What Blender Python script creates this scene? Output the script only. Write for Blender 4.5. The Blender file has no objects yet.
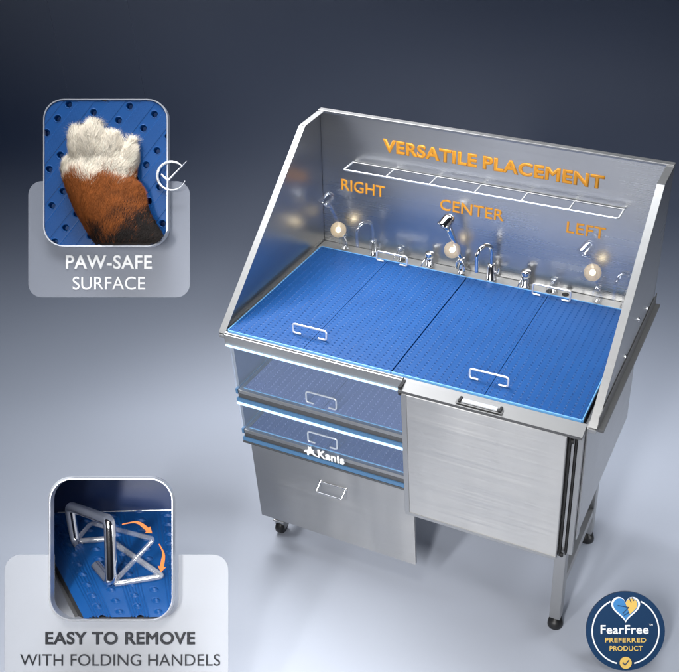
import bpy, bmesh, math, random
from mathutils import Vector, Matrix, noise
random.seed(7)
S = bpy.context.scene
COL = S.collection

# ------------------------------------------------------------------ camera
CAM = Vector((1.7358, -2.1678, 2.7677))
RX = Vector((0.91754305, 0.39758838, -0.00618335))
UP = Vector((-0.21682512, 0.5132968, 0.83036935))
FW = Vector((-0.33331909, 0.76055892, -0.55717906))
cd = bpy.data.cameras.new('camera'); cam = bpy.data.objects.new('camera', cd); COL.objects.link(cam)
m = Matrix((RX, UP, -FW)).transposed().to_4x4(); m.translation = CAM
cam.matrix_world = m
cd.sensor_width = 36; cd.sensor_fit = 'HORIZONTAL'; cd.lens = 36*941.62/679
cd.shift_x = -0.144; cd.shift_y = 0.0018; cd.clip_end = 200
S.camera = cam

# ------------------------------------------------------------------ helpers
class MB:
    def __init__(s): s.v = []; s.f = []; s.sm = []
    def add(s, vs, fs, smooth=False):
        n = len(s.v); s.v += [tuple(v) for v in vs]
        for f in fs: s.f.append([n+i for i in f]); s.sm.append(smooth)
        return s
    def box(s, x0, y0, z0, x1, y1, z1, b=0.0):
        if b <= 0:
            vs = [(x, y, z) for x in (x0, x1) for y in (y0, y1) for z in (z0, z1)]
            return s.add(vs, [(0,1,3,2),(4,6,7,5),(0,4,5,1),(2,3,7,6),(0,2,6,4),(1,5,7,3)])
        bm = bmesh.new(); bmesh.ops.create_cube(bm, size=1)
        for v in bm.verts: v.co = Vector(((x0+x1)/2+v.co.x*(x1-x0), (y0+y1)/2+v.co.y*(y1-y0), (z0+z1)/2+v.co.z*(z1-z0)))
        bmesh.ops.bevel(bm, geom=bm.edges[:], offset=b, segments=2, affect='EDGES', profile=.6)
        s.bm(bm); return s
    def bm(s, bm, smooth=False):
        bm.verts.index_update()
        s.add([v.co[:] for v in bm.verts], [[v.index for v in f.verts] for f in bm.faces], smooth); bm.free()
    def prism(s, pts, off):           # pts: 3-D polygon, off: extrusion vector
        n = len(pts); P = [Vector(p) for p in pts]; o = Vector(off)
        s.add(P+[p+o for p in P], [list(range(n))[::-1], [n+i for i in range(n)]] + [[i, (i+1) % n, n+(i+1) % n, n+i] for i in range(n)])
        return s
    def tube(s, path, r, n=12, closed=False, caps=True):
        P = [Vector(p) for p in path]; k = len(P); rr = r if isinstance(r, (list, tuple)) else [r]*k
        t0 = (P[1]-P[0]).normalized(); a = Vector((0, 0, 1)) if abs(t0.z) < .9 else Vector((1, 0, 0))
        nrm = t0.cross(a).normalized(); vs = []
        for i, p in enumerate(P):
            if closed: t = (P[(i+1) % k]-P[i-1]).normalized()
            elif i == 0: t = t0
            elif i == k-1: t = (P[-1]-P[-2]).normalized()
            else: t = ((P[i+1]-p).normalized()+(p-P[i-1]).normalized()).normalized()
            nrm = (nrm-t*nrm.dot(t)).normalized(); b = t.cross(nrm)
            vs += [p+(nrm*math.cos(2*math.pi*j/n)+b*math.sin(2*math.pi*j/n))*rr[i] for j in range(n)]
        fs = [[i*n+j, i*n+(j+1) % n, ((i+1) % k)*n+(j+1) % n, ((i+1) % k)*n+j] for i in range(k if closed else k-1) for j in range(n)]
        s.add(vs, fs, True)
        if caps and not closed:
            s.add(vs[:n], [list(range(n))[::-1]]); s.add(vs[-n:], [list(range(n))])
        return s
    def lathe(s, prof, org, axis=(0, 0, 1), n=24):
        A = Vector(axis).normalized(); a = Vector((1, 0, 0)) if abs(A.x) < .9 else Vector((0, 1, 0))
        u = A.cross(a).normalized(); w = A.cross(u); O = Vector(org); vs = []
        for r, h in prof: vs += [O+A*h+(u*math.cos(2*math.pi*j/n)+w*math.sin(2*math.pi*j/n))*max(r, 1e-5) for j in range(n)]
        fs = [[i*n+j, i*n+(j+1) % n, (i+1)*n+(j+1) % n, (i+1)*n+j] for i in range(len(prof)-1) for j in range(n)]
        return s.add(vs, fs, True)
    def build(s, name, mat, parent=None, loc=None, sharp=40):
        me = bpy.data.meshes.new(name)
        if parent is not None:
            mw = WM[parent.name]; inv = mw.inverted()
            vs = [inv @ Vector(v) for v in s.v]; W = mw
        else:
            if loc is None:
                xs = [v[0] for v in s.v]; ys = [v[1] for v in s.v]; zs = [v[2] for v in s.v]
                loc = ((min(xs)+max(xs))/2, (min(ys)+max(ys))/2, min(zs))
            W = Matrix.Translation(loc); inv = W.inverted(); vs = [inv @ Vector(v) for v in s.v]
        me.from_pydata([v[:] for v in vs], [], s.f); me.polygons.foreach_set('use_smooth', s.sm)
        me.materials.append(mat)
        bm = bmesh.new(); bm.from_mesh(me); bmesh.ops.recalc_face_normals(bm, faces=bm.faces); bm.to_mesh(me); bm.free()
        o = bpy.data.objects.new(name, me); COL.objects.link(o)
        if parent is not None: o.parent = parent
        else: o.location = loc
        WM[o.name] = W
        return o
WM = {}
def empty(name, loc, label, cat, group=None):
    o = bpy.data.objects.new(name, None); COL.objects.link(o); o.location = loc; o.empty_display_size = .05
    WM[o.name] = Matrix.Translation(loc); tag(o, label, cat, group); return o
def tag(o, label, cat, group=None):
    o['label'] = label; o['category'] = cat
    if group: o['group'] = group
    return o
def arc(c, r, a0, a1, u, v, n=8):
    c, u, v = Vector(c), Vector(u), Vector(v)
    return [c+u*(r*math.cos(a0+(a1-a0)*i/n))+v*(r*math.sin(a0+(a1-a0)*i/n)) for i in range(n+1)]
def fillet(pts, r, n=5):
    P = [Vector(p) for p in pts]; out = [P[0]]
    for i in range(1, len(P)-1):
        a = (P[i-1]-P[i]); b = (P[i+1]-P[i]); rr = min(r, a.length*.49, b.length*.49)
        p, q = P[i]+a.normalized()*rr, P[i]+b.normalized()*rr
        for k in range(n+1):
            t = k/n; out.append(p*(1-t)**2+P[i]*2*t*(1-t)+q*t*t)
    return out+[P[-1]]

# ------------------------------------------------------------------ materials
def mat(name, base, metal=0, rough=.5, **kw):
    m = bpy.data.materials.new(name); m.use_nodes = True; b = m.node_tree.nodes['Principled BSDF']
    b.inputs['Base Color'].default_value = (*base, 1); b.inputs['Metallic'].default_value = metal; b.inputs['Roughness'].default_value = rough
    for k, v in kw.items():
        b.inputs[k.replace('_', ' ')].default_value = v
    return m
def N(m, t, **kw):
    n = m.node_tree.nodes.new(t)
    for k, v in kw.items():
        if k in n.inputs: n.inputs[k].default_value = v
        else: setattr(n, k, v)
    return n
def steel(name, stretch, base=.62, rough=.3, aniso=.6, var=.12, axis='Z', con=.06, wavy=0):
    m = mat(name, (base, base, base*1.01), 1, rough); L = m.node_tree.links; b = m.node_tree.nodes['Principled BSDF']
    tc = N(m, 'ShaderNodeTexCoord'); mp = N(m, 'ShaderNodeMapping'); mp.inputs['Scale'].default_value = stretch
    no = N(m, 'ShaderNodeTexNoise', Scale=1.0, Detail=4.0, Roughness=.7)
    L.new(tc.outputs['Object'], mp.inputs[0]); L.new(mp.outputs[0], no.inputs['Vector'])
    no2 = N(m, 'ShaderNodeTexNoise', Scale=2.3, Detail=3.0); L.new(tc.outputs['Object'], no2.inputs['Vector'])
    r = N(m, 'ShaderNodeMapRange'); r.inputs[1].default_value = .3; r.inputs[2].default_value = .7; r.inputs[3].default_value = rough-var*.7; r.inputs[4].default_value = rough+var
    L.new(no.outputs['Fac'], r.inputs[0])
    ad = N(m, 'ShaderNodeMath', operation='MULTIPLY_ADD'); L.new(no2.outputs['Fac'], ad.inputs[0]); ad.inputs[1].default_value = .14; L.new(r.outputs[0], ad.inputs[2]); L.new(ad.outputs[0], b.inputs['Roughness'])
    cr = N(m, 'ShaderNodeMapRange'); cr.inputs[1].default_value = .3; cr.inputs[2].default_value = .7; cr.inputs[3].default_value = base*(1-con); cr.inputs[4].default_value = base*(1+con)
    L.new(no.outputs['Fac'], cr.inputs[0]); L.new(cr.outputs[0], b.inputs['Base Color'])
    bp = N(m, 'ShaderNodeBump', Strength=.02, Distance=.0004); L.new(no.outputs['Fac'], bp.inputs['Height']); L.new(bp.outputs[0], b.inputs['Normal'])
    if wavy:
        mp2 = N(m, 'ShaderNodeMapping'); mp2.inputs['Scale'].default_value = (4.2, 4.2, .9); n3 = N(m, 'ShaderNodeTexNoise', Scale=1.0, Detail=1.5)
        L.new(tc.outputs['Object'], mp2.inputs[0]); L.new(mp2.outputs[0], n3.inputs['Vector'])
        b3 = N(m, 'ShaderNodeBump', Strength=1.0, Distance=wavy); L.new(n3.outputs['Fac'], b3.inputs['Height']); L.new(bp.outputs[0], b3.inputs['Normal']); L.new(b3.outputs[0], b.inputs['Normal'])
    if aniso:
        b.inputs['Anisotropic'].default_value = aniso; b.inputs['Anisotropic Rotation'].default_value = .25
        tg = N(m, 'ShaderNodeTangent', direction_type='RADIAL', axis=axis); L.new(tg.outputs[0], b.inputs['Tangent'])
    return m
M = dict(
    brushed=steel('brushed_steel', (1.6, 260, 260), base=.49, rough=.32, aniso=.85, con=.035, var=.08, wavy=.012),
    side=steel('brushed_side_steel', (260, 2, 260), base=.5, rough=.32, aniso=0, wavy=.012),
    splash=steel('satin_splash_steel', (1.5, 300, 300), base=.50, rough=.22, aniso=0, var=.03, con=.02),
    panel=steel('splash_panel_steel', (260, 2, 260), base=.50, rough=.24, aniso=0, var=.03, con=.02),
    rim=steel('rim_steel', (2, 200, 200), base=.44, rough=.38, aniso=0, var=.03, con=.02, wavy=.0035),
    dark=mat('dark_steel', (.3, .3, .31), 1, .35),
    chrome=mat('chrome', (.82, .82, .84), 1, .13),
    white_metal=mat('pale_wire', (.85, .87, .9), .6, .25),
    rubber=mat('black_rubber', (.012, .012, .013), 0, .45),
    seam=mat('black_gap', (.008, .008, .009), 0, .7),
    orange=mat('orange_lettering', (.95, .40, .03), 0, .45),
    white=mat('white_lettering', (.93, .94, .95), 0, .4),
    amber=mat('amber_glass', (.8, .62, .35), 0, .25),
)
def see_through(name, base, alpha, rough=.1, metal=0):
    m = mat(name, base, metal, rough); m.node_tree.nodes['Principled BSDF'].inputs['Alpha'].default_value = alpha; return m
M['ghost'] = see_through('clear_chrome', (.75, .76, .8), .2, .1, 1)
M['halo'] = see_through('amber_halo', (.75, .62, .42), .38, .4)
M['pane_blue'] = mat('pale_blue_strip', (.065, .16, .30), 0, .3)  # blue glow outline of the shelves put into a strip colour
M['line'] = see_through('nylon_line', (.05, .06, .08), .35, .2)
M['trim'] = mat('light_blue_trim', (.12, .33, .62), 0, .3)  # glow around the mats painted as a light blue edge
M['card'] = see_through('frosted_card', (.36, .385, .45), .35, .5)
M['card2'] = see_through('clear_card', (.6, .62, .66), .28, .5)
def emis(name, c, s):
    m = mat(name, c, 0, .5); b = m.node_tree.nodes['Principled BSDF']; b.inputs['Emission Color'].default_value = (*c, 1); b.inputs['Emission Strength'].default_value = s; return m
M['bulb'] = emis('lit_bulb', (1, .86, .6), 6)  # emission for the glow markers, which are no lamps of the tub
M['led'] = emis('lit_strip', (.55, .78, 1), .62)  # emission imitating a bright glow line, no light is fitted here
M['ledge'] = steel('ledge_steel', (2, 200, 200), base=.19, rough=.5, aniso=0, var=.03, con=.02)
def mat_mat(name, base, base2, rough=.42):
    m = mat(name, base, 0, rough); L = m.node_tree.links; b = m.node_tree.nodes['Principled BSDF']
    tc = N(m, 'ShaderNodeTexCoord'); no = N(m, 'ShaderNodeTexNoise', Scale=6.0, Detail=5.0)
    L.new(tc.outputs['Object'], no.inputs['Vector']); mx = N(m, 'ShaderNodeMix', data_type='RGBA')
    mx.inputs[6].default_value = (*base, 1); mx.inputs[7].default_value = (*base2, 1)
    L.new(no.outputs['Fac'], mx.inputs[0]); L.new(mx.outputs[2], b.inputs['Base Color'])
    b.inputs['Specular IOR Level'].default_value = .28
    n2 = N(m, 'ShaderNodeTexNoise', Scale=900.0, Detail=2.0); L.new(tc.outputs['Object'], n2.inputs['Vector'])
    bp = N(m, 'ShaderNodeBump', Strength=.25, Distance=.0004); L.new(n2.outputs['Fac'], bp.inputs['Height']); L.new(bp.outputs[0], b.inputs['Normal'])
    return m
M['mat'] = mat_mat('blue_rubber_mat', (.002, .048, .185), (.004, .068, .245))
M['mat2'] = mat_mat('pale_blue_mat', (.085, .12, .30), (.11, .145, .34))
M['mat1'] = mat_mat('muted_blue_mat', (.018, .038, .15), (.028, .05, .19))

# ------------------------------------------------------------------ backdrop (floor sweeping up into wall, square to the camera's heading)
hd = Vector((FW.x, FW.y, 0)).normalized(); hr = Vector((hd.y, -hd.x, 0)); C0 = Vector((CAM.x, CAM.y, 0))
prof = [(-8, 0), (0, 0), (2, 0), (4, 0), (5.2, 0)]
R_ = 1.8
prof += [(5.2+R_*math.sin(a), R_-R_*math.cos(a)) for a in [math.pi/2*i/24 for i in range(1, 25)]] + [(7.0, 6.0)]
b = MB(); W_ = 9; n = len(prof)
b.add([C0+hd*s+hr*w+Vector((0, 0, z)) for w in (-W_, W_) for s, z in prof], [[i, i+1, n+i+1, n+i] for i in range(n-1)], True)
bk = mat('backdrop_paint', (.34, .368, .435), 0, .55)
nt = bk.node_tree; no = N(bk, 'ShaderNodeTexNoise', Scale=1.1, Detail=6.0); tc = N(bk, 'ShaderNodeTexCoord'); nt.links.new(tc.outputs['Object'], no.inputs['Vector'])
mr = N(bk, 'ShaderNodeMapRange'); mr.inputs[3].default_value = .48; mr.inputs[4].default_value = .62; nt.links.new(no.outputs['Fac'], mr.inputs[0]); nt.links.new(mr.outputs[0], nt.nodes['Principled BSDF'].inputs['Roughness'])
bd = b.build('floor', bk); bd['kind'] = 'structure'

# ------------------------------------------------------------------ the tub
L_, D0, D1, H, HT = 1.27, .722, .768, .998, 1.507
tub = empty('dog_bath_tub', (.62, .36, 0), 'stainless steel dog grooming tub with tall splash walls, fold-out door and low pull-out front', 'bath tub')
T = 0.012
# basin shell: left, right, back walls, floor, divider wall behind door
b = MB(); b.box(0, .012, .50, .010, .70, .975, .001); b.build('side_wall', M['side'], tub)
b = MB(); b.box(L_-.012, .0, .515, L_, .69, .975, .001); b.box(L_-.002, .0, .515, L_+.004, .03, .985); b.build('side_wall', M['side'], tub)
b = MB(); b.box(.010, .69, .50, L_-.012, .702, .975); b.build('rear_wall', M['side'], tub)
b = MB(); b.box(.010, .012, .50, L_-.012, .69, .512); b.build('basin_floor', M['side'], tub)
b = MB(); b.box(.668, .02, .512, .676, .69, .94); b.build('inner_wall', M['side'], tub)
# front rail over the opening
b = MB(); b.box(-.004, -.012, .950, .668, .004, .992, .003); b.box(-.004, -.006, .9925, .668, .004, .9965); b.build('front_rail', M['rim'], tub)
b = MB(); b.box(-.002, -.016, .947, .666, -.0125, .955, .001); b.build('rail_trim', M['led'], tub)  # added strip imitating the glow along the rail
# top lip strip over the door
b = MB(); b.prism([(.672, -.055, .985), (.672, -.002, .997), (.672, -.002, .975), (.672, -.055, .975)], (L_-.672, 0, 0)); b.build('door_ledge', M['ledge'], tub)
# splash back, leaning slightly
b = MB(); b.prism([(-.03, D0, .96), (-.03, D1, HT), (-.03, D1+T, HT), (-.03, D0+T, .96)], (L_+.06, 0, 0)); sb = b.build('splash_back', M['splash'], tub)
b = MB(); b.box(-.03, D1-.004, HT+.001, L_+.03, D1+.022, HT+.010, .002); b.build('top_hem', M['rim'], sb)
# side splash panels with bent front flanges
for s in (0, 1):
    x = -.030 if s == 0 else L_+.030
    ti = .008 if s == 0 else -.008
    zb = .985
    y1, z1 = .629, 1.500
    b = MB(); b.prism([(x, 0, zb), (x, y1, z1), (x, D1-.001, HT-.002), (x, D0-.001, zb)], (ti, 0, 0))
    sp = b.build('splash_panel', M['panel'], tub)
    w = .025 if s == 0 else -.025
    d = Vector((0, y1, z1-zb)).normalized(); nn = Vector((0, -d.z, d.y))
    b = MB(); P0 = Vector((x, 0, zb)); P1 = Vector((x, y1, z1)); P2 = Vector((x, D1-.002, HT))
    o = nn*.003
    b.add([P0+o, P1+o, P1+o+Vector((w, 0, 0)), P0+o+Vector((w, 0, 0)), P0+o*2, P1+o*2, P1+o*2+Vector((w, 0, 0)), P0+o*2+Vector((w, 0, 0))],
          [(0, 3, 2, 1), (4, 5, 6, 7), (0, 1, 5, 4), (1, 2, 6, 5), (2, 3, 7, 6), (3, 0, 4, 7)])
    b.add([P1+Vector((0, 0, .003)), P2+Vector((0, 0, .003)), P2+Vector((w, 0, .003)), P1+Vector((w, 0, .003)), P1+Vector((0, 0, .006)), P2+Vector((0, 0, .006)), P2+Vector((w, 0, .006)), P1+Vector((w, 0, .006))],
          [(0, 3, 2, 1), (4, 5, 6, 7), (0, 1, 5, 4), (1, 2, 6, 5), (2, 3, 7, 6), (3, 0, 4, 7)])
    b.build('flange', M['rim'], sp)
    if s == 1:   # bottom hem with bolts on the outside
        b = MB(); b.box(x+.001, .002, .975, x+.020, D1, .986, .001); b.box(x+.001, .002, .985, x+.004, D1, 1.03, .001); b.build('hem', M['ledge'], sp)
        for yy, zz in ((.30, 1.055), (.46, 1.10), (.60, 1.06)):
            b = MB(); b.lathe([(.0, 0), (.008, 0), (.008, .003), (.004, .006), (0, .006)], (x, yy, zz), (1, 0, 0), 14); b.build('bolt', M['chrome'], sp)
# rear faucet deck
b = MB(); b.box(-.020, .660, .972, L_+.020, D0-.0005, .990, .001); dk = b.build('faucet_deck', M['rim'], tub)
for xx in (.215, .335, .93, .99):
    b = MB(); b.lathe([(.0, .002), (.011, .002), (.013, .0005), (.013, -.001)], (xx, .695, .9905), n=18); b.build('hole_plug', M['seam'], dk)
# left and right rim ledges under splash panels
b = MB(); b.box(-.029, -.006, .972, -.0005, .66, .984, .001); b.build('side_ledge', M['rim'], tub)
b = MB(); b.box(L_+.0005, -.006, .972, L_+.029, .66, .984, .001); b.build('side_ledge', M['rim'], tub)
# levels inside the opening
def level(z, glow_lit, mt, lab):
    b = MB(); b.box(.014, -.004, z-.015, .662, .012, z, .002); r = b.build('level_rail', M['rim'], tub)
    r['label'] = lab
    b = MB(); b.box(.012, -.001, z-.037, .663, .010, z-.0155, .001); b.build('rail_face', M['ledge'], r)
    b = MB(); b.box(.004, -.006, z-.053, .664, .004, z-.0375, .001); b.build('blue_strip', M['pane_blue'], r)
    if glow_lit: b = MB(); b.box(.004, -.010, z-.063, .665, .002, z-.0535, .002); b.build('light_strip', M['led'], r)  # glow line built as an emissive bar
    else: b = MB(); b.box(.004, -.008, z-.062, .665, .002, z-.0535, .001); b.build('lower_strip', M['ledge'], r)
    b = MB(); b.box(.012, .013, z-.016, .026, .64, z-.001, .001); b.build('side_rail', M['rim'], r)
    b = MB(); b.box(.011, .014, z-.0145, .0115, .64, z+.004); b.box(.003, -.004, z-.02, .0115, .012, z+.001); b.build('blue_edge', M['pane_blue'], r)
    return r
M['pane'] = see_through('clear_pane', (.45, .6, .85), .10, .05)  # faint blue sheet added to imitate the glow over the opening
b = MB(); b.box(.006, -.0035, .758, .662, -.0010, .944); b.build('clear_pane', M['pane'], tub)
b = MB(); b.box(.006, -.0035, .577, .662, -.0010, .690); b.build('clear_pane', M['pane'], tub)
level(.757, True, M['mat2'], 'upper front rail of the opening')
level(.576, False, M['mat1'], 'lower front rail of the opening')
b = MB(); b.box(.664, -.008, .515, .6675, .006, .949); b.build('blue_upright', M['pane_blue'], tub)  # glow outline at the right end of the opening, painted blue
# apron (low pull-out front) with recessed handle
b = MB(); b.box(.035, -.004, .154, .694, .008, .512, .0015); ap = b.build('apron', M['brushed'], tub)
b = MB(); pass
hx0, hx1, hz0, hz1 = .296, .408, .372, .428
b.tube(fillet([(.322, -.006, .432), (.316, -.034, .404), (.420, -.034, .404), (.426, -.006, .432), (.34, -.0075, .432), (.322, -.006, .432)], .008), .0032, 10)
h = b.build('pull_handle', M['chrome'], ap)
for xx in (.322, .426):
    b = MB(); b.lathe([(0, 0), (.007, 0), (.006, .004), (0, .005)], (xx, -.0045, .432), (0, -1, 0), 14); b.build('rivet', M['chrome'], h)
# door
b = MB(); b.box(.684, -.055, .457, 1.226, -.035, .975, .004); b.box(.684, -.034, .457, .70, -.006, .975); b.box(1.21, -.034, .457, 1.226, -.006, .975); b.box(.70, -.034, .457, 1.21, -.006, .472)
dr = b.build('door', M['brushed'], tub)
b = MB(); b.box(.686, -.0575, .457, 1.224, -.0552, .470, .001); b.build('lower_hem', M['rim'], dr)
b = MB(); b.box(.684, -.0572, .468, .702, -.0552, .974, .0008); b.build('side_hem', M['rim'], dr)
b = MB(); b.box(.866, -.050, .9895, 1.018, -.012, .9915, .0005); hnd = b.build('top_handle', M['ledge'], dr)
b = MB(); b.box(.884, -.044, .992, 1.000, -.030, .999, .0015); b.build('grip', M['white_metal'], hnd)
for xx in (.872, 1.004):
    b = MB(); b.box(xx, -.046, .992, xx+.008, -.020, .997, .001); b.build('recess', M['seam'], hnd)
for i, (x0, x1, mm) in enumerate(((1.2285, 1.234, 'seam'), (1.236, 1.244, 'rim'), (1.246, 1.250, 'seam'), (1.252, 1.2675, 'rim'))):
    b = MB(); b.box(x0, -.040+.006*i, .462, x1, -.006, .972); b.build('hinge_strip' if mm == 'rim' else 'hinge_gap', M[mm], dr)
for zz in (.478, .955):
    b = MB(); b.lathe([(0, 0), (.006, 0), (.006, .012), (0, .012)], (1.240, -.046, zz-.006)); b.build('hinge_pin', M['seam'], dr)
b = MB(); b.box(.672, -.052, .962, .683, -.010, .996, .001); b.build('corner_clip', M['seam'], dr)
# legs
def leg(x, y, foot='foot'):
    b = MB(); b.box(x-.02, y-.02, .05, x+.02, y+.02, .50, .003); lg = b.build('leg', M['rim'], tub)
    if foot == 'foot':
        b = MB(); b.lathe([(.0, .050), (.012, .050), (.012, .034), (.024, .030), (.028, .012), (.028, .002), (0, .002)], (x, y, 0)); b.build('foot', M['rubber'], lg)
    else:
        b = MB(); b.box(x-.024, y-.024, .062, x+.024, y+.024, .072, .002); b.box(x-.022, y-.014, .03, x-.017, y+.014, .062); b.box(x+.017, y-.014, .03, x+.022, y+.014, .062); c = b.build('caster_bracket', M['rim'], lg)
        b = MB(); b.lathe([(.006, -.015), (.026, -.015), (.030, -.011), (.030, .011), (.026, .015), (.006, .015)], (x, y-.004, .031), (1, 0, 0)); b.build('wheel', M['rubber'], lg)
leg(1.215, .065); leg(1.205, .515); leg(.062, .082, 'caster'); leg(.065, .62, 'caster')
b = MB(); b.box(1.219, .086, .150, 1.223, .494, .186, .001); b.box(1.19, .086, .186, 1.223, .494, .190, .001); b.build('cross_bar', M['rim'], tub)
b = MB(); b.box(.05, .103, .15, .08, .598, .18, .002); b.build('cross_bar', M['rim'], tub)

# faucets on the deck
def tap_set(kind, mt, xv, xh, xs, xv2, glow):
    par = []
    z0 = .9915; y = .692
    # shut-off valve
    def valve(x, hgt=.06, fat=.013):
        b = MB(); b.lathe([(0, 0), (fat*1.35, 0), (fat*1.35, .006), (fat, .009), (fat, hgt*.55), (fat*.8, hgt*.6), (fat*1.25, hgt*.66), (fat*1.25, hgt*.95), (fat*1.1, hgt), (0, hgt)], (x, y, z0)); v = b.build('valve', M[mt], tub)
        b = MB(); b.tube([(x, y-.008, z0+hgt*.8), (x-.012, y-.03, z0+hgt*.55), (x-.018, y-.036, z0+.014)], [.004, .0035, .003], 8); b.build('lever', M[mt], v)
        return v
    if xv: par.append(valve(xv))
    if xv2: par.append(valve(xv2, .066, .015))
    # hand shower on holder
    if xh is not None:
        b = MB(); b.lathe([(0, 0), (.017, 0), (.017, .005), (.010, .010), (.010, .045), (.013, .050), (.013, .064), (0, .064)], (xh, y, z0)); hs = b.build('shower_holder', M[mt], tub)
        b = MB(); b.tube([(xh-.016, y-.008, z0+.02), (xh-.012, y-.016, z0+.05), (xh-.004, y-.006, z0+.062)], .005, 8); b.tube([(xh+.016, y-.008, z0+.006), (xh+.020, y-.018, z0+.030), (xh+.006, y-.006, z0+.055)], .005, 8); b.build('bracket', M[mt], hs)
        top = Vector((xh-.042, y-.028, z0+.200)); bot = Vector((xh, y, z0+.06))
        b = MB(); b.tube([bot, bot.lerp(top, .35), bot.lerp(top, .7), top], [.008, .009, .011, .012], 12); wd = b.build('shower_handle', M[mt], tub)
        ax = Vector((-.35, -.62, -.68)).normalized()
        b = MB(); b.lathe([(0, -.030), (.014, -.030), (.022, -.018), (.024, .010), (.027, .018), (.027, .024), (.022, .025), (0, .022)], top+Vector((-.004, -.004, .018)), ax); b.build('shower_head', M[mt], wd)
        b = MB(); b.lathe([(0, .0255), (.012, .0255), (.012, .027), (0, .027)], top+Vector((-.004, -.004, .018)), ax); b.build('nozzle', M['dark'] if mt == 'chrome' else M[mt], wd)
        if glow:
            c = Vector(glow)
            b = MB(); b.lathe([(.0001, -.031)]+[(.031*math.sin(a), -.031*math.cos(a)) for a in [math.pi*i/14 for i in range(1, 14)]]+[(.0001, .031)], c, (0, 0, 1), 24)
            b2 = b.build('indicator_lamp', M['halo'], tub)  # glow spot added as a floating ball, not a lamp
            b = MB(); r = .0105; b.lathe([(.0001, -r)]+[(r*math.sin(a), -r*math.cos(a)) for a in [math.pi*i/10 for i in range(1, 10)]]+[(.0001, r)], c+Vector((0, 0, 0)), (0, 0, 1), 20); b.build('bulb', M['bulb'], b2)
    # goose-neck spout
    if xs is not None:
        b = MB(); b.lathe([(0, 0), (.021, 0), (.021, .006), (.017, .009), (.017, .052), (.014, .056), (.014, .064), (.009, .066), (0, .066)], (xs, y, z0)); fb = b.build('faucet', M[mt], tub)
        r = .038; dv = Vector((-.42, -.90, 0)).normalized()
        base = Vector((xs, y, z0+.06)); up = base+Vector((0, 0, .055)); c = up+dv*r
        pts = [base, up]+arc(c, r, 0, math.pi, -dv, Vector((0, 0, 1)), 14)[1:]+[up+dv*2*r-Vector((0, 0, .055))]
        b = MB(); b.tube(pts, .0075, 12); b.build('spout', M[mt], fb)
        b = MB(); b.tube([(xs+.015, y, z0+.035), (xs+.030, y-.008, z0+.034), (xs+.034, y-.010, z0+.060)], [.004, .004, .003], 8); b.build('lever', M[mt], fb)
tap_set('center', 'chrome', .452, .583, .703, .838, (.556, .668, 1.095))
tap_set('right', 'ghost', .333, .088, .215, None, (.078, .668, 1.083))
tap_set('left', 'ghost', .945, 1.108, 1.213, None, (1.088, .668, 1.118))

# wire rack high on the splash back
b = MB(); yb = .747; yf = .672; zr = 1.338; xs_ = [.117, .289, .462, .637, .811, .983, 1.156]
b.tube(fillet([(xs_[0], yb, zr), (xs_[0], yf, zr), (xs_[-1], yf, zr), (xs_[-1], yb, zr)], .01), .0038, 8)
rk = b.build('wire_rack', M['white_metal'], tub)
b = MB(); b.tube([(xs_[0], yb, zr), (xs_[-1], yb, zr)], .003, 8); b.build('rear_wire', M['rim'], rk)
for x in xs_[1:-1]:
    b = MB(); b.tube([(x, yf, zr), (x, yb, zr)], .003, 8); b.build('cross_wire', M['white_metal'], rk)

# lettering
def text(body, size, mt, name, parent, org, ux, uy, bold=0, extrude=.001, xscale=1, width=None):
    cu = bpy.data.curves.new(name, 'FONT'); cu.body = body; cu.size = size; cu.bevel_depth = bold; cu.bevel_resolution = 0; cu.extrude = extrude; cu.space_character = 1.02+bold/size*1.6
    o = bpy.data.objects.new(name, cu); COL.objects.link(o)
    bpy.context.view_layer.update()
    dg = bpy.context.evaluated_depsgraph_get(); me = bpy.data.meshes.new_from_object(o.evaluated_get(dg)); bpy.data.objects.remove(o)
    me.name = name
    xs = [v.co.x for v in me.vertices]; x0, x1 = min(xs), max(xs)
    if width: xscale = width/(x1-x0)
    ux = Vector(ux).normalized(); uy = Vector(uy).normalized(); uz = ux.cross(uy)
    inv = WM[parent.name].inverted()
    for v in me.vertices:
        v.co = inv @ (Vector(org)+ux*((v.co.x-x0)*xscale)+uy*v.co.y+uz*v.co.z)
    me.materials.clear(); me.materials.append(M[mt])
    o = bpy.data.objects.new(name, me); COL.objects.link(o); o.parent = parent; WM[o.name] = WM[parent.name]; return o
def on_back(z): return D0+(D1-D0)*(z-.96)/(HT-.96)-.0015
upb = (0, (D1-D0), HT-.96)
LET = True
if LET:
    text('VERSATILE', .063, 'orange', 'lettering', sb, (.24, on_back(1.400), 1.400), (1, 0, -.006), upb, .0026, .0012, width=.372)
    text('PLACEMENT', .063, 'orange', 'lettering', sb, (.635, on_back(1.3976), 1.3976), (1, 0, -.006), upb, .0026, .0012, width=.441)
    text('RIGHT', .062, 'orange', 'lettering', sb, (.062, on_back(1.222), 1.218), (1, 0, 0), upb, .0004, .0012, width=.185)
    text('CENTER', .060, 'orange', 'lettering', sb, (.476, on_back(1.210), 1.212), (1, 0, 0), upb, .0004, .0012, width=.25)
    text('LEFT', .060, 'orange', 'lettering', sb, (.962, on_back(1.215), 1.215), (1, 0, 0), upb, .0004, .0012, width=.14)
# maker's mark on the lower rail: leaping dog and word
lg = text('Kanis', .046, 'white', 'logo', tub, (.333, -.022, .567), (1, 0, 0), (0, 0, 1), .0014, .002, width=.105)
b = MB()
dog = [(0, .2), (.10, .34), (.22, .36), (.32, .50), (.30, .66), (.40, .60), (.52, .72), (.50, .54), (.66, .44), (.60, .34), (.74, .16), (.92, .06), (.70, .06), (.50, .20), (.36, .16), (.30, 0), (.20, 0), (.22, .16)]
b.prism([(.275+x*.062, -.022, .560+y*.062) for x, y in dog], (0, .002, 0)); b.build('emblem', M['white'], lg)

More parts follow.
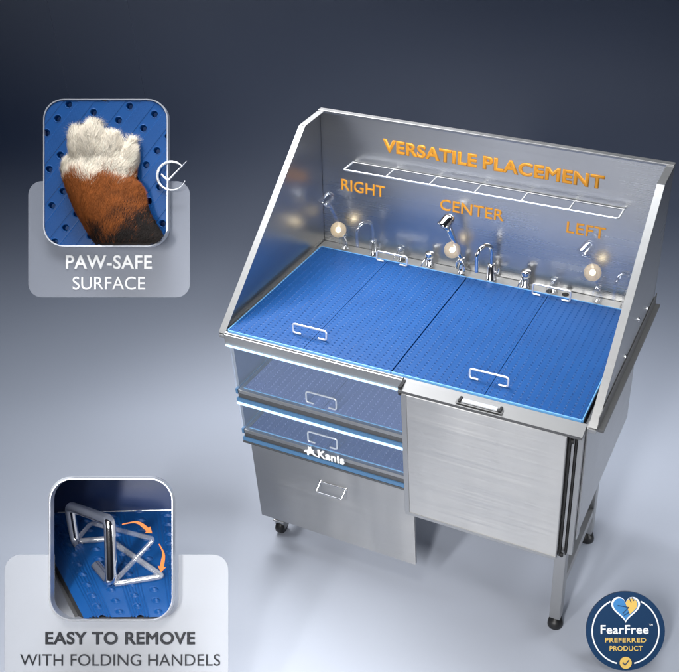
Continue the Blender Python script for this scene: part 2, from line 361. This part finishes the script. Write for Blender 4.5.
# ------------------------------------------------------------------ removable platforms with mats and handles
def perf(x0, x1, y0, y1, z, mb, dx=.0235, dy=.0150, r=.0034, thick=.012):
    nx = max(1, round((x1-x0)/dx)); ny = max(1, round((y1-y0)/dy)); dx = (x1-x0)/nx; dy = (y1-y0)/ny
    K = 8
    for i in range(nx):
        for j in range(ny):
            ax, ay = x0+i*dx, y0+j*dy; cx = ax+dx/2; cy = ay+dy/2+(dy*.2 if i % 2 else -dy*.2)
            vs = [(ax, ay, z), (ax+dx, ay, z), (ax+dx, ay+dy, z), (ax, ay+dy, z)]
            for rr, dz in ((r*1.5, 0), (r*1.2, .0011), (r, .0008), (r*.9, -.009)):
                vs += [(cx+rr*math.cos(-math.pi*3/4+2*math.pi*k/K), cy+rr*math.sin(-math.pi*3/4+2*math.pi*k/K), z+dz) for k in range(K)]
            fs = []
            for k in range(4):
                c0, c1 = k, (k+1) % 4; a = 4+2*k; fs.append([c0, c1, 4+(2*k+2) % K, a+1, a])
            n0 = len(mb.f)
            mb.add(vs, fs)
            n = len(mb.v)-len(vs)
            for q in range(3):
                for k in range(K):
                    mb.f.append([n+4+q*K+k, n+4+q*K+(k+1) % K, n+4+(q+1)*K+(k+1) % K, n+4+(q+1)*K+k]); mb.sm.append(True)
            mb.f.append([n+4+3*K+k for k in range(K)]); mb.sm.append(False)
    # sides
    zb = z-thick
    mb.add([(x0, y0, z), (x1, y0, z), (x1, y1, z), (x0, y1, z), (x0, y0, zb), (x1, y0, zb), (x1, y1, zb), (x0, y1, zb)], [(0, 4, 5, 1), (1, 5, 6, 2), (2, 6, 7, 3), (3, 7, 4, 0), (4, 7, 6, 5)])
def handle(cx, y, z, root, w=.118, h=.036, r=.0035, mt='white_metal', foot=.030):
    b = MB(); b.tube(fillet([(cx-w/2+foot, y-.004, z+r), (cx-w/2, y-.004, z+r), (cx-w/2, y, z+h), (cx+w/2, y, z+h), (cx+w/2, y-.004, z+r), (cx+w/2-foot, y-.004, z+r)], .009), r, 10)
    return b.build('handle', M[mt], root)
ZM = 1.002
def platform(x0, xm, x1, y0, y1, z, label, mt, hs, loc, name='removable_platform', group='platforms lying in the tub', full=True, dots=None):
    root = empty(name, loc, label, 'platform', group)
    b = MB(); perf(x0+.001, xm-.0012, y0, y1, z, b); b.build('mat', M[mt], root)
    b = MB(); perf(xm+.0012, x1-.001, y0, y1, z, b); b.build('mat', M[mt], root)
    if z > .9:
        xe = x0-.0045 if x0 < .3 else x1; b = MB(); b.box(xe+.0005, y0, z-.01, xe+.0045, y1, z+.0015, .001); b.build('edge_trim', M['trim'], root)  # painted glow along the outer side of the mats
    for cx, y, w, h in hs: handle(cx, y, z, root, w, h)
    for (xa, ya, xb, yb_) in ((x0, y0-.005, x1, y0-.0005), (x0, y1+.0005, x1, y1+.005)):
        b = MB(); b.box(xa, ya, z-.010, xb, yb_, z+.0015, .001); b.build('edge_trim', M['trim'], root)
    return root
platform(.006, .297, .621, .006, .650, ZM, 'blue perforated platform of two mats at table top height beside the tall left splash panel', 'mat', [(.283, .080, .128, .036), (.320, .640, .128, .040)], (.31, .33, ZM-.012))
platform(.624, .940, 1.250, .006, .650, ZM, 'blue perforated platform of two mats at table top height directly behind the hinged door', 'mat', [(.930, .072, .128, .036), (.955, .634, .140, .044)], (.94, .33, ZM-.012))
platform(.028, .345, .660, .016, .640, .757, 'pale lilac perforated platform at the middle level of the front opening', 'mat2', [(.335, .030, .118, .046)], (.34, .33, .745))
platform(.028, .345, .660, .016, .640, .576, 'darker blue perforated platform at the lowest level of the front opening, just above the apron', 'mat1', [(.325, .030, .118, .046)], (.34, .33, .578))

# ------------------------------------------------------------------ display panels (upright frames facing the viewer)
PXF = 941.62
def px_frame(u, v, depth):
    o = CAM+(FW+RX*((u-437.33)/PXF)-UP*((v-337.23)/PXF))*depth
    k = depth/PXF
    Mx = Matrix((RX*k, UP*k, -FW*k)).transposed().to_4x4(); Mx.translation = o
    return Mx, k
def rrect(w, h, r, n=8, cx=0, cy=0):
    pts = []
    for sx, sy, a in ((1, 1, 0), (-1, 1, 90), (-1, -1, 180), (1, -1, 270)):
        for i in range(n+1):
            t = math.radians(a+90*i/n); pts.append((cx+sx*(w/2-r)+r*math.cos(t), cy+sy*(h/2-r)+r*math.sin(t)))
    return pts
def slab(mb, pts, w0, w1, F):
    P = [F @ Vector((x, y, w0)) for x, y in pts]; Q = [F @ Vector((x, y, w1)) for x, y in pts]; n = len(pts)
    mb.add(P+Q, [list(range(n)), [n+i for i in range(n)]]+[[i, (i+1) % n, n+(i+1) % n, n+i] for i in range(n)])
def ring(mb, po, pi, w0, w1, F):
    n = len(po); V = [F @ Vector((x, y, w)) for w in (w0, w1) for pp in (po, pi) for x, y in pp]
    fs = []
    for i in range(n):
        j = (i+1) % n
        fs += [[i, j, n+j, n+i], [2*n+i, 3*n+i, 3*n+j, 2*n+j], [i, 2*n+i, 2*n+j, j], [n+i, n+j, 3*n+j, 3*n+i]]
    mb.add(V, fs)
M['frame'] = mat('satin_frame', (.6, .63, .7), .7, .3)

# --- upper panel: paw on mat
F1, k1 = px_frame(106, 173, 3.3)
p1 = empty('display_panel', (F1 @ Vector((0, -74, 0)))[:], 'rounded blue perforated mat panel hanging in the dark, a dog paw resting on it', 'display panel', 'display panels')
b = MB(); slab(b, rrect(163, 117, 14, cx=.5, cy=-65.5), -8.5, -7.5, F1); b.build('backing_card', M['card'], p1)
b = MB(); ring(b, rrect(124.6, 147.6, 20.3), rrect(122.3, 145.3, 19.4), -6, 1.2, F1); b.build('frame', M['frame'], p1)
def dent_sheet(F, W, H_, rr, fn, step=.6):
    # height-field plate clipped to a rounded rectangle
    nx = int(W/step); ny = int(H_/step); idx = {}; vs = []; fs = []
    def inside(x, y):
        ax = abs(x)-(W/2-rr); ay = abs(y)-(H_/2-rr)
        return not (ax > 0 and ay > 0 and ax*ax+ay*ay > rr*rr)
    for j in range(ny+1):
        for i in range(nx+1):
            x = -W/2+W*i/nx; y = -H_/2+H_*j/ny
            if inside(x, y): idx[i, j] = len(vs); vs.append(F @ Vector((x, y, fn(x, y))))
    for j in range(ny):
        for i in range(nx):
            q = [idx.get(c) for c in ((i, j), (i+1, j), (i+1, j+1), (i, j+1))]
            if None not in q: fs.append(q)
    return vs, fs
A_ = math.radians(52)   # band direction
ca, sa = math.cos(A_), math.sin(A_)
def mat_h(x, y):
    p = x*sa-y*ca                   # across bands
    q = x*ca+y*sa                   # along bands
    P_, Q_ = 24.5, 18.0
    i = round((p-2)/P_); pc = p-2-i*P_
    h = 0
    band = abs(pc) < 5.2
    if not band:
        h = .25+.22*math.sin(q*2*math.pi/1.6)*math.sin(p*2*math.pi/1.6)
        if abs(pc) < 5.9: h = -.1
    j = round((q-(i % 2)*Q_/2-4)/Q_); qc = q-(i % 2)*Q_/2-4-j*Q_
    d = math.hypot(pc, qc)
    if d < 3.4: h = -5*min(1, (3.4-d)/.9)
    elif d < 4.2: h = .5*(4.2-d)/.8
    return h
vs, fs = dent_sheet(F1, 122.4, 145.4, 19.5, mat_h, .42)
b = MB(); b.add(vs, fs, True); pm = b.build('mat', M['mat'], p1, sharp=0)
b = MB(); slab(b, rrect(122.6, 145.6, 19.5), -7, -5.6, F1); b.build('backing', M['seam'], p1)
for sx in (-1, 1):
    b = MB(); q = F1 @ Vector((sx*38, 73, -6)); b.tube([q, q+Vector((0, 0, 3.2))], .0005, 6); b.build('hanging_wire', M['line'], p1)

# paw: one continuous surface from fused lumps, fur on top
def lump(bm, c, r, rot=0, seg=20):
    ret = bmesh.ops.create_uvsphere(bm, u_segments=seg, v_segments=14, radius=1)
    Rm = Matrix.Rotation(rot, 3, 'Z')
    for v in ret['verts']: v.co = Rm @ Vector((v.co.x*r[0], v.co.y*r[1], v.co.z*r[2]))+Vector(c)
bm = bmesh.new()
def PX(u, v, w=0): return (u-106, 173-v, w)
lump(bm, PX(85, 154, 7), (12, 23, 11), .20)
lump(bm, PX(98, 151, 9), (12.5, 24.5, 13), .02)
lump(bm, PX(112, 159, 8), (12, 22, 12), -.2)
lump(bm, PX(75, 174, 5), (10, 14, 10), .25)
lump(bm, PX(130, 166, 6), (9.5, 23, 10), -.10)
lump(bm, PX(104, 180, 9), (36, 24, 14), 0)
for i_ in range(14):
    t_ = i_/13; lump(bm, PX(108+t_*40-3*math.sin(t_*5), 190+t_*80, 10+3*t_), (43+t_*4-3*math.sin(t_*3.14), 22, 16+3*t_), -.35)
me = bpy.data.meshes.new('paw'); bm.to_mesh(me); bm.free()
tmp = bpy.data.objects.new('paw', me); COL.objects.link(tmp)
md = tmp.modifiers.new('r', 'REMESH'); md.mode = 'VOXEL'; md.voxel_size = 1.3
ms = tmp.modifiers.new('s', 'SMOOTH'); ms.iterations = 34; ms.factor = .5
bpy.context.view_layer.update()
me2 = bpy.data.meshes.new_from_object(tmp.evaluated_get(bpy.context.evaluated_depsgraph_get())); bpy.data.objects.remove(tmp)
bm = bmesh.new(); bm.from_mesh(me2)
bmesh.ops.bisect_plane(bm, geom=bm.verts[:]+bm.edges[:]+bm.faces[:], plane_co=(0, 0, .3), plane_no=(0, 0, 1), clear_inner=True)
bmesh.ops.holes_fill(bm, edges=bm.edges)
def clipw(p): return inside_rr(p.x+(p.x-331)*p.z/(941-p.z), p.y+(p.y+164)*p.z/(941-p.z), 122, 145, 19.3)
def inside_rr(x, y, W=120, H_=143, rr=19):
    ax = abs(x)-(W/2-rr); ay = abs(y)-(H_/2-rr)
    if abs(x) > W/2 or abs(y) > H_/2: return False
    return not (ax > 0 and ay > 0 and ax*ax+ay*ay > rr*rr)
bmesh.ops.delete(bm, geom=[v for v in bm.verts if not clipw(v.co)], context='VERTS')
bmesh.ops.triangulate(bm, faces=bm.faces[:])
def fur_col(x, y, rnd):
    u, v = x+106, 173-y
    bx = 180+4*math.sin(u*.21)-((u-100)/40)**2*3
    t = (v-bx)/4+rnd*1.6
    ns = noise.noise(Vector((u*.08, v*.08, 3)))*1.1
    black = max((v-229)/16+rnd*1.0+ns, (u-143+(v-205)*1.0)/20+rnd*1.1+ns if v > 200 else -9, (68-u+(v-190)*.45)/10+rnd*1+ns if v > 192 else -9)
    w = .5+rnd*.25
    wh = (.62+.2*w, .55+.2*w, .44+.2*w); br = (.17+.15*w, .048+.044*w, .010+.010*w); bl = (.012, .009, .008)
    t = min(1, max(0, t)); c = [wh[i]*(1-t)+br[i]*t for i in range(3)]
    bb = min(1, max(0, black)); return [c[i]*(1-bb)+bl[i]*bb for i in range(3)]
def col_mesh(me, cols):
    ca_ = me.color_attributes.new('fur', 'FLOAT_COLOR', 'POINT')
    flat = []
    for c in cols: flat += [c[0], c[1], c[2], 1]
    ca_.data.foreach_set('color', flat)
furm = mat('dog_fur', (.5, .5, .5), 0, .75, Specular_IOR_Level=.15); a_ = N(furm, 'ShaderNodeAttribute', attribute_name='fur')
furm.node_tree.links.new(a_.outputs['Color'], furm.node_tree.nodes['Principled BSDF'].inputs['Base Color'])
pv = [v.co.copy() for v in bm.verts]; bm.verts.index_update(); bm.normal_update()
pf = [[v.index for v in f.verts] for f in bm.faces]
tris = [(f.calc_area(), [v.co.copy() for v in f.verts], [v.normal.copy() for v in f.verts]) for f in bm.faces if f.normal.z > -.3 and f.calc_center_median().z > .8]
bm.free()
paw = tag(MB().add([F1 @ p for p in pv], pf, True).build('dog_paw', furm), 'furry dog paw with white toes and rust brown leg turning black, resting on blue mat', 'dog')
col_mesh(paw.data, [[c*.8 for c in fur_col(p.x, p.y, 0)] for p in pv])
tot = sum(t[0] for t in tris); cum = []; s_ = 0
for t in tris: s_ += t[0]; cum.append(s_)
import bisect
fb = MB(); fc = []
for _ in range(62000):
    t = tris[min(len(tris)-1, bisect.bisect(cum, random.random()*tot))]
    a, c_ = random.random(), random.random()
    if a+c_ > 1: a, c_ = 1-a, 1-c_
    P = t[1][0]*(1-a-c_)+t[1][1]*a+t[1][2]*c_; nn = (t[2][0]*(1-a-c_)+t[2][1]*a+t[2][2]*c_).normalized()
    white = (173-P.y) < 180
    flow = Vector((.10*math.sin(P.x*.13)+(P.x-(-6))*.010, 1, -.05)) if white else Vector((.25*math.sin(P.y*.08+P.x*.05), .9, 0))
    flow += Vector((random.gauss(0, .26)+(0 if white else (P.x-(173-P.y-190)*.3)*.010), random.gauss(0, .15), random.gauss(0, .1)))
    tg_ = (flow-nn*flow.dot(nn)).normalized()
    cn = noise.noise(Vector((P.x*.16, P.y*.07, P.z*.1)))
    cn2 = noise.noise(Vector((P.x*.5, P.y*.16, 7)))
    flow += Vector((cn*.9+cn2*.5, 0, 0)); tg_ = (flow-nn*flow.dot(nn)).normalized()
    ln = random.uniform(7, 14)*(1.25 if (173-P.y) < 150 else 1) if white else random.uniform(5, 10)
    d = (tg_+nn*random.uniform(.06, .26)).normalized(); wdt = d.cross(nn).normalized()*random.uniform(.10, .20)
    mid = P+d*ln*.55; tip = P+(d+Vector((0, 0, -.12))+tg_*.2).normalized()*ln
    if not clipw(tip) or tip.z < .2: continue
    q0 = P-nn*.4
    fb.add([F1 @ x for x in (q0-wdt, q0+wdt, mid+wdt*.8, mid-wdt*.8, tip)], [(0, 1, 2, 3), (3, 2, 4)], False)
    rc = random.gauss(0, .45); c = fur_col(P.x, P.y, rc); sh = random.uniform(.7, 1.15)*(1+.45*cn2+.3*cn); c = [min(.9, x*sh) for x in c]
    fc += [c]*5
fur = fb.build('fur', furm, paw); col_mesh(fur.data, fc)

# --- lower panel: folding handle niche
F2, k2 = px_frame(111.5, 549, 2.9)
p2 = empty('display_panel', (F2 @ Vector((0, -150, 0)))[:], 'rounded niche panel on pale frosted board, a folding chrome handle on blue mat inside', 'display panel', 'display panels')
b = MB(); 
cr = rrect(227, 150, 16, cx=0, cy=-84)
slab(b, [p for p in cr[:9]]+[(63, -9), (63, -56)]+[(63-17+17*math.cos(math.radians(t)), -56-16*math.sin(math.radians(t))) for t in range(10, 91, 10)]+[(-63+17-17*math.cos(math.radians(t)), -56-16*math.sin(math.radians(t))) for t in range(90, 9, -10)]+[(-63, -56), (-63, -9)]+cr[9:18]+cr[18:27]+cr[27:36], -16, -14.5, F2)
b.build('backing_card', M['card2'], p2)
b = MB(); ring(b, rrect(123.2, 141.8, 22.5), rrect(121, 139.5, 21.5), -8, 1.2, F2); b.build('frame', M['frame'], p2)
# niche geometry in panel pixel units (u right, v up, w toward the viewer)
DEP = 120
dC = 2.9/k2; cu, cv = (437.33-111.5), -(337.23-549)     # viewer position in panel units
def ray_at(x, y, w):
    t = -w/dC; return Vector((x-(cu-x)*t, y-(cv-y)*t, w))
Y0, SL = -68.0, .703     # mat plane inside the niche: y = Y0 + SL*(-w)
def on_mat(x, y, lift=0):
    t = (y-Y0-lift)/((cv-y)+SL*dC); return ray_at(x, y, -dC*t)
P = lambda i, j: (i/4.2+40-111.5, 549-(j/4.2+470))
nmat = Vector((0, 1, SL)).normalized()
po = rrect(122.4, 141, 22); pin = rrect(121.2, 139.6, 21.5); n = len(po)
b = MB()
def back(p, w, g): q = ray_at(p[0]*g, p[1]*g, w); return q
V = [F2 @ Vector((x, y, -8.1)) for x, y in po]+[F2 @ Vector((x, y, -8.1)) for x, y in pin]+[F2 @ back(p, -DEP, 1.03) for p in po]+[F2 @ back(p, -DEP, 1.01) for p in pin]
fs = []
for i in range(n):
    j = (i+1) % n; fs += [[i, j, 2*n+j, 2*n+i], [n+i, 3*n+i, 3*n+j, n+j], [i, n+i, n+j, j]]
b.add(V, fs); M['niche'] = mat('niche_navy', (.010, .028, .10), 0, .22); M['niche_wall'] = mat('niche_wall', (.62, .64, .68), 0, .4); b.build('niche_wall', M['niche_wall'], p2)  # unseen side walls, made pale to bounce light onto the handle
b = MB(); bp_ = [F2 @ back(p, -DEP-.1, 1.03) for p in po]; off = FW*.004; b.add(bp_+[q+off for q in bp_], [list(range(n)), [n+i for i in range(n)]]+[[i, (i+1) % n, n+(i+1) % n, n+i] for i in range(n)]); b.build('niche_back', M['niche'], p2)
# ribbed mat with raised domes
c00, c10, c11, c01 = [on_mat(*P(i, j)) for i, j in ((262, 690), (640, 690), (620, 172), (-5, 180))]
NU, NV = 330, 300; LU = 62.0; LV = 120.0
SA = (c10-c00).length/17; SC = (c01-c00).length/17
def surf(a, c):
    p = (c00*(1-a)+c10*a)*(1-c)+(c01*(1-a)+c11*a)*c
    X = a*SA; Yy = c*SC
    i = math.floor(X); j = math.floor(Yy+(.5 if i % 2 else 0)); fx = X-i-.5; fy = Yy+(.5 if i % 2 else 0)-j-.5
    d = math.hypot(fx*1.05, fy)
    h = 0
    if d < .20: h = 2.6*math.cos(d/.20*math.pi/2)
    elif d < .25: h = -.5
    else: h = .35*math.sin(X*2*math.pi*7.0) if (i % 2 == 0) else .0
    return p+nmat*h
vs = []; fs = []; keep = {}
def proj0(q):   # where the sight line to q crosses the window
    t = dC/(dC-q.z); return cu+(q.x-cu)*t, cv+(q.y-cv)*t
for j in range(NV+1):
    for i in range(NU+1):
        q = surf(i/NU, j/NV); x, y = proj0(q)
        if inside_rr(x, y, 121.5, 140, 21.5) and q.z < 0: keep[i, j] = len(vs); vs.append(F2 @ q)
for j in range(NV):
    for i in range(NU):
        q = [keep.get(c) for c in ((i, j), (i+1, j), (i+1, j+1), (i, j+1))]
        if None not in q: fs.append(q)
b = MB(); b.add(vs, fs, True); b.build('mat', M['mat'], p2)
# mat side and dark gutter on the left
def strip(i0, i1, l0, l1, name, mt):
    A = [on_mat(*P(262-i0, 690), l0), on_mat(*P(262-i1, 690), l1), on_mat(*P(-5-i1, 180), l1), on_mat(*P(-5-i0, 180), l0)]
    vs = []; idx = {}; fs = []
    for j in range(121):
        for i in range(25):
            a, c = i/24, j/120; q = (A[0]*(1-a)+A[1]*a)*(1-c)+(A[3]*(1-a)+A[2]*a)*c
            x, y = proj0(q)
            if inside_rr(x, y, 121.5, 140, 21.5) and q.z < 0: idx[i, j] = len(vs); vs.append(F2 @ q)
    for j in range(120):
        for i in range(24):
            q = [idx.get(c) for c in ((i, j), (i+1, j), (i+1, j+1), (i, j+1))]
            if None not in q: fs.append(q)
    if fs: b = MB(); b.add(vs, fs, True); b.build(name, M[mt], p2)
strip(0, 42, 0, -3, 'mat_side', 'mat')
strip(42, 60, -3, -8, 'gutter', 'seam')
strip(60, 78, -8, -5, 'gutter_rim', 'side')
strip(78, 260, -5, -5, 'tub_side', 'dark')
b = MB(); e0, e1 = on_mat(*P(75, 181)), on_mat(*P(560, 170)); b.tube([F2 @ (e0+Vector((0, .6, 0))), F2 @ (e1+Vector((0, .6, 0)))], .7*k2, 8); b.build('edge_line', M['white_metal'], p2)
fh = empty('folding_handle', (F2 @ on_mat(*P(230, 400)))[:], 'large chrome folding handle standing upright with its clear folded positions, on a ribbed blue mat', 'handle')
g1, g2 = on_mat(*P(300, 478), 3), on_mat(*P(148, 300), 3)
t1 = ray_at(*P(293, 212), g1.z+1); t2 = ray_at(*P(124, 150), g2.z)
f1, f2 = on_mat(*P(215+22, 400), 3), on_mat(*P(165, 324), 3)
b = MB(); b.tube([F2 @ q for q in fillet([f1, g1, t1, t2, g2, f2], 8, 8)], [k2*(6.0-2.1*max(0, min(1, i/40-.4))) for i in range(len(fillet([f1, g1, t1, t2, g2, f2], 8, 8)))], 20); b.build('upright_bar', M['chrome'], fh)
w1, w2 = on_mat(*P(515, 446), 3), on_mat(*P(285, 288), 3)
b = MB(); b.tube([F2 @ q for q in fillet([g1+Vector((4, 0, 0)), w1, w2, g2], 4, 6)], 3.1*k2, 14); M['clear2'] = see_through('pale_clear_bar', (.85, .87, .9), .5, .1, .5); b.build('folded_bar', M['clear2'], fh)
v1 = ray_at(*P(478, 290), (g1.z+w1.z)/2); v2 = ray_at(*P(215, 222), g2.z-4)
b = MB(); b.tube([F2 @ q for q in fillet([g1+Vector((3, 2, 0)), v1, v2, g2], 5, 6)], 2.6*k2, 14)
M['clear'] = see_through('clear_bar', (.8, .82, .88), .26, .1, .6); b.build('half_folded_bar', M['clear'], fh)

def arrow(c, name='arrow'):
    pts = [ray_at(*P(*q), w3) for q, w3 in c]; up_ = []
    path = fillet(pts, 30, 8); N_ = len(path); L_v = []; 
    for i, q in enumerate(path):
        t = (path[min(i+1, N_-1)]-path[max(i-1, 0)]).normalized(); sd = Vector((t.y, -t.x, 0)).normalized()
        wd_ = .5+1.5*i/(N_-1); L_v += [q+sd*wd_, q-sd*wd_]
    t = (path[-1]-path[-3]).normalized(); sd = Vector((t.y, -t.x, 0)).normalized(); e = path[-1]
    hv = [e+sd*4.2, e-sd*4.2, e+t*6]; V = L_v+hv; m_ = len(V); fs = [[2*i, 2*i+1, 2*i+3, 2*i+2] for i in range(N_-1)]+[[2*N_, 2*N_+1, 2*N_+2]]
    V2 = [q+Vector((0, 0, -.8)) for q in V]
    b = MB(); b.add([F2 @ q for q in V+V2], fs+[[m_+i for i in f] for f in fs]+[[m_+i if 0 else i, j, m_+j, m_+i] for f in fs for i, j in zip(f, f[1:]+f[:1])]); b.build(name, M['arrow'], fh)
M['arrow'] = mat('arrow_orange', (.62, .16, .008), 0, .5)
z_ = g1.z+6
arrow([((345, 228), z_), ((410, 215), z_), ((452, 250), z_)])
arrow([((500, 310), z_), ((522, 350), z_), ((512, 405), z_)])
# card lettering
def card_text(F, k, body, x0, y0, size, mt, parent, w, bold, z=-7.2):
    text(body, size*k, mt, 'lettering', parent, F @ Vector((x0, y0, z)), RX, UP, bold*k, .15*k, width=w*k)
M['ink'] = mat('dark_ink', (.012, .014, .02), 0, .5)
card_text(F1, k1, 'PAW-SAFE', 63-106, 173-268, 19, 'white', p1, 87, .5)
card_text(F1, k1, 'SURFACE', 70-106, 173-289, 18.5, 'white', p1, 73, .0)
card_text(F2, k2, 'EASY TO REMOVE', 39.5-111.5, 549-648.5, 17.5, 'ink', p2, 152, .5, -14)
card_text(F2, k2, 'WITH FOLDING HANDELS', 14-111.5, 549-670.5, 17, 'ink', p2, 203, .0, -14)
# round tick badge on the edge of the upper panel
b = MB(); cx_, cy_ = 172.5-106, 173-176.5
b.tube([F1 @ Vector((cx_+14.2*math.cos(t), cy_+14.2*math.sin(t), 3)) for t in [math.radians(40+i*300/40) for i in range(41)]], [k1*(.4+1.1*math.sin(math.pi*min(1, (i+4)/40))) for i in range(41)], 8)
tk = b.build('tick_ring', M['white_metal'], p1)
b = MB(); b.tube([F1 @ Vector((x-106, 173-y, 3.5)) for x, y in ((162.5, 175), (169, 181.5), (188, 161.5))], [k1*1.1, k1*1.3, k1*.4], 8); b.build('tick', M['white_metal'], tk)

# ------------------------------------------------------------------ round emblem sign standing on the floor
F3, k3 = px_frame(625.6, 631, 3.22)
bdg = empty('round_sign', (F3 @ Vector((0, -39, -3)))[:], 'round navy sign with a heart of two hands and a gold tick', 'sign')
M['navy'] = mat('navy_enamel', (.007, .035, .095), 0, .35); M['gold'] = mat('gold_print', (.72, .48, .12), 0, .4); M['sky'] = mat('sky_print', (.05, .22, .50), 0, .4); M['wht'] = mat('white_print', (.82, .84, .86), 0, .4)
cir = lambda r, cx=0, cy=0, n=56: [(cx+r*math.cos(2*math.pi*i/n), cy+r*math.sin(2*math.pi*i/n)) for i in range(n)]
b = MB(); slab(b, cir(39.5), -3, 0, F3); b.build('disc', M['navy'], bdg)
b = MB()
r0, r1 = 32.6, 34.0; aa = [math.radians(a) for a in [63-i*(63+75)/30 for i in range(31)]]
def band(mb, angs, r0, r1, z0, z1):
    V = [F3 @ Vector((r*math.cos(a), r*math.sin(a), z)) for z in (z0, z1) for r in (r0, r1) for a in angs]; m_ = len(angs); fs = []
    for i in range(m_-1): fs += [[i, i+1, m_+i+1, m_+i], [2*m_+i, 3*m_+i, 3*m_+i+1, 2*m_+i+1], [m_+i, m_+i+1, 3*m_+i+1, 3*m_+i], [i, 2*m_+i, 2*m_+i+1, i+1]]
    mb.add(V, fs)
band(b, aa, r0, r1, .01, .35); b.build('ring_arc', M['wht'], bdg)
b = MB(); band(b, [math.pi-a for a in aa], r0, r1, .01, .35); b.build('ring_arc', M['wht'], bdg)
def heart(s, cx, cy, n=48):
    o = []
    for i in range(n):
        t = 2*math.pi*i/n; o.append((cx+s*16*math.sin(t)**3/16, cy+s*(13*math.cos(t)-5*math.cos(2*t)-2*math.cos(3*t)-math.cos(4*t))/16))
    return o
b = MB(); slab(b, heart(14.4, 0, 23.5), .01, .5, F3); he = b.build('heart', M['wht'], bdg)
b = MB(); hp_ = heart(12.4, 0, 23.8); slab(b, hp_, .52, .8, F3); b.build('heart_field', M['sky'], he)
b = MB(); slab(b, [p for p in heart(11.6, 0, 24.2) if p[0]+(p[1]-24)*.35 > .2], .82, 1.1, F3); b.build('gold_hand', M['gold'], he)
for i_, (a0, b0) in enumerate((((3.5, 33), (5.5, 29)), ((6.2, 34), (8, 30.5)), ((-8, 26), (3, 24)), ((3, 24), (-3, 18)), ((-2, 16), (3, 19)))):
    b = MB(); b.tube([F3 @ Vector((*a0, 1.2)), F3 @ Vector((*b0, 1.2))], .45*k3, 6); b.build('finger_line', M['navy'], he)
b = MB(); slab(b, cir(6, 0, -31.5, 28), .4, .9, F3); gt = b.build('gold_disc', M['gold'], bdg)
b = MB(); b.tube([F3 @ Vector((x, y, 1.1)) for x, y in ((-3, -31), (-.8, -33.6), (3.2, -28.8))], .7*k3, 6); b.build('tick', M['navy'], gt)
card_text(F3, k3, 'FearFree', -25, -2.5, 12.5, 'wht', bdg, 48, .22, .2)
card_text(F3, k3, 'TM', 23.5, 5.5, 2.8, 'wht', bdg, 3.6, .05, .2)
card_text(F3, k3, 'PREFERRED', -20.5, -11.2, 6.6, 'gold', bdg, 41, .11, .2)
card_text(F3, k3, 'PRODUCT', -16, -19.6, 6.6, 'gold', bdg, 33, .11, .2)
b = MB(); q = F3 @ Vector((0, 10, -3)); b.tube([q, Vector((q.x-.02, q.y+.16, .004))], .004, 8); b.build('strut', M['dark'], bdg)

# ------------------------------------------------------------------ light
w = bpy.data.worlds.new('World'); S.world = w; w.use_nodes = True
bg = w.node_tree.nodes['Background']; bg.inputs[0].default_value = (.10, .14, .32, 1); bg.inputs[1].default_value = .035
def area(name, loc, target, size, size_y, power, color=(1, 1, 1), spread=180):
    l = bpy.data.lights.new(name, 'AREA'); l.shape = 'RECTANGLE'; l.size = size; l.size_y = size_y; l.energy = power; l.color = color; l.spread = math.radians(spread)
    o = bpy.data.objects.new(name, l); COL.objects.link(o); o.location = loc
    o.rotation_euler = (Vector(target)-Vector(loc)).to_track_quat('-Z', 'Y').to_euler(); return o
def spot(name, loc, target, power, ang, blend, rad, color=(1, 1, 1)):
    l = bpy.data.lights.new(name, 'SPOT'); l.energy = power; l.spot_size = math.radians(ang); l.spot_blend = blend; l.shadow_soft_size = rad; l.color = color
    o = bpy.data.objects.new(name, l); COL.objects.link(o); o.location = loc
    o.rotation_euler = (Vector(target)-Vector(loc)).to_track_quat('-Z', 'Y').to_euler(); return o
area('softbox_top', (-.7, 1.0, 3.3), (.75, -.1, .3), 1.2, .9, 23, (.97, .98, 1), 75)
area('strip_front', (.1, -3.1, 2.9), (.1, -.1, .5), .28, 1.3, 11, (1, .99, .97), 50)  # unseen strip lamps added for bright bands on the brushed steel
area('strip_front', (1.25, -3.1, 2.9), (1.0, -.1, .5), .28, 1.3, 11, (1, .99, .97), 50)
area('side_kicker', (3.6, -.4, 1.6), (1.3, .4, .9), .8, 1.2, 8, (.95, .97, 1), 60)  # unseen lamp added to lift the dark right side of the tub
spot('floor_pool', (.9, -1.9, 4.4), (.8, -1.95, 0), 720, 56, 1, .5, (1, .95, .87))
def over(s_, w_, z_): q = C0+hd*s_+hr*w_; return (q.x, q.y, z_)
st = area('floor_wash', over(3.1, 0, 4.0), over(3.15, 0, 0), 7.5, .5, 60, (.93, .965, 1), 80)
st.rotation_euler = Matrix((hr, hd, Vector((0, 0, 1)))).transposed().to_euler()
area('backdrop_wash', over(3.8, 0, 4.2), over(5.2, 0, 0), 6, .4, 4, (.18, .42, 1), 72).rotation_euler = (Matrix((hr, hd, Vector((0, 0, 1)))).transposed() @ Matrix.Rotation(math.radians(22), 3, 'X')).to_euler()  # unseen lamp added to tint the rear of the backdrop blue
spot('floor_behind_viewer', (-.9, -5.6, 4.2), (-.7, -5.8, 0), 4200, 84, 1, .5, (1, .98, .96))  # unseen spot added so the splash back mirrors a bright floor
S.view_settings.view_transform = 'Standard'; S.view_settings.look = 'None'; S.view_settings.exposure = -.04; S.view_settings.gamma = 1
S.cycles.max_bounces = 8
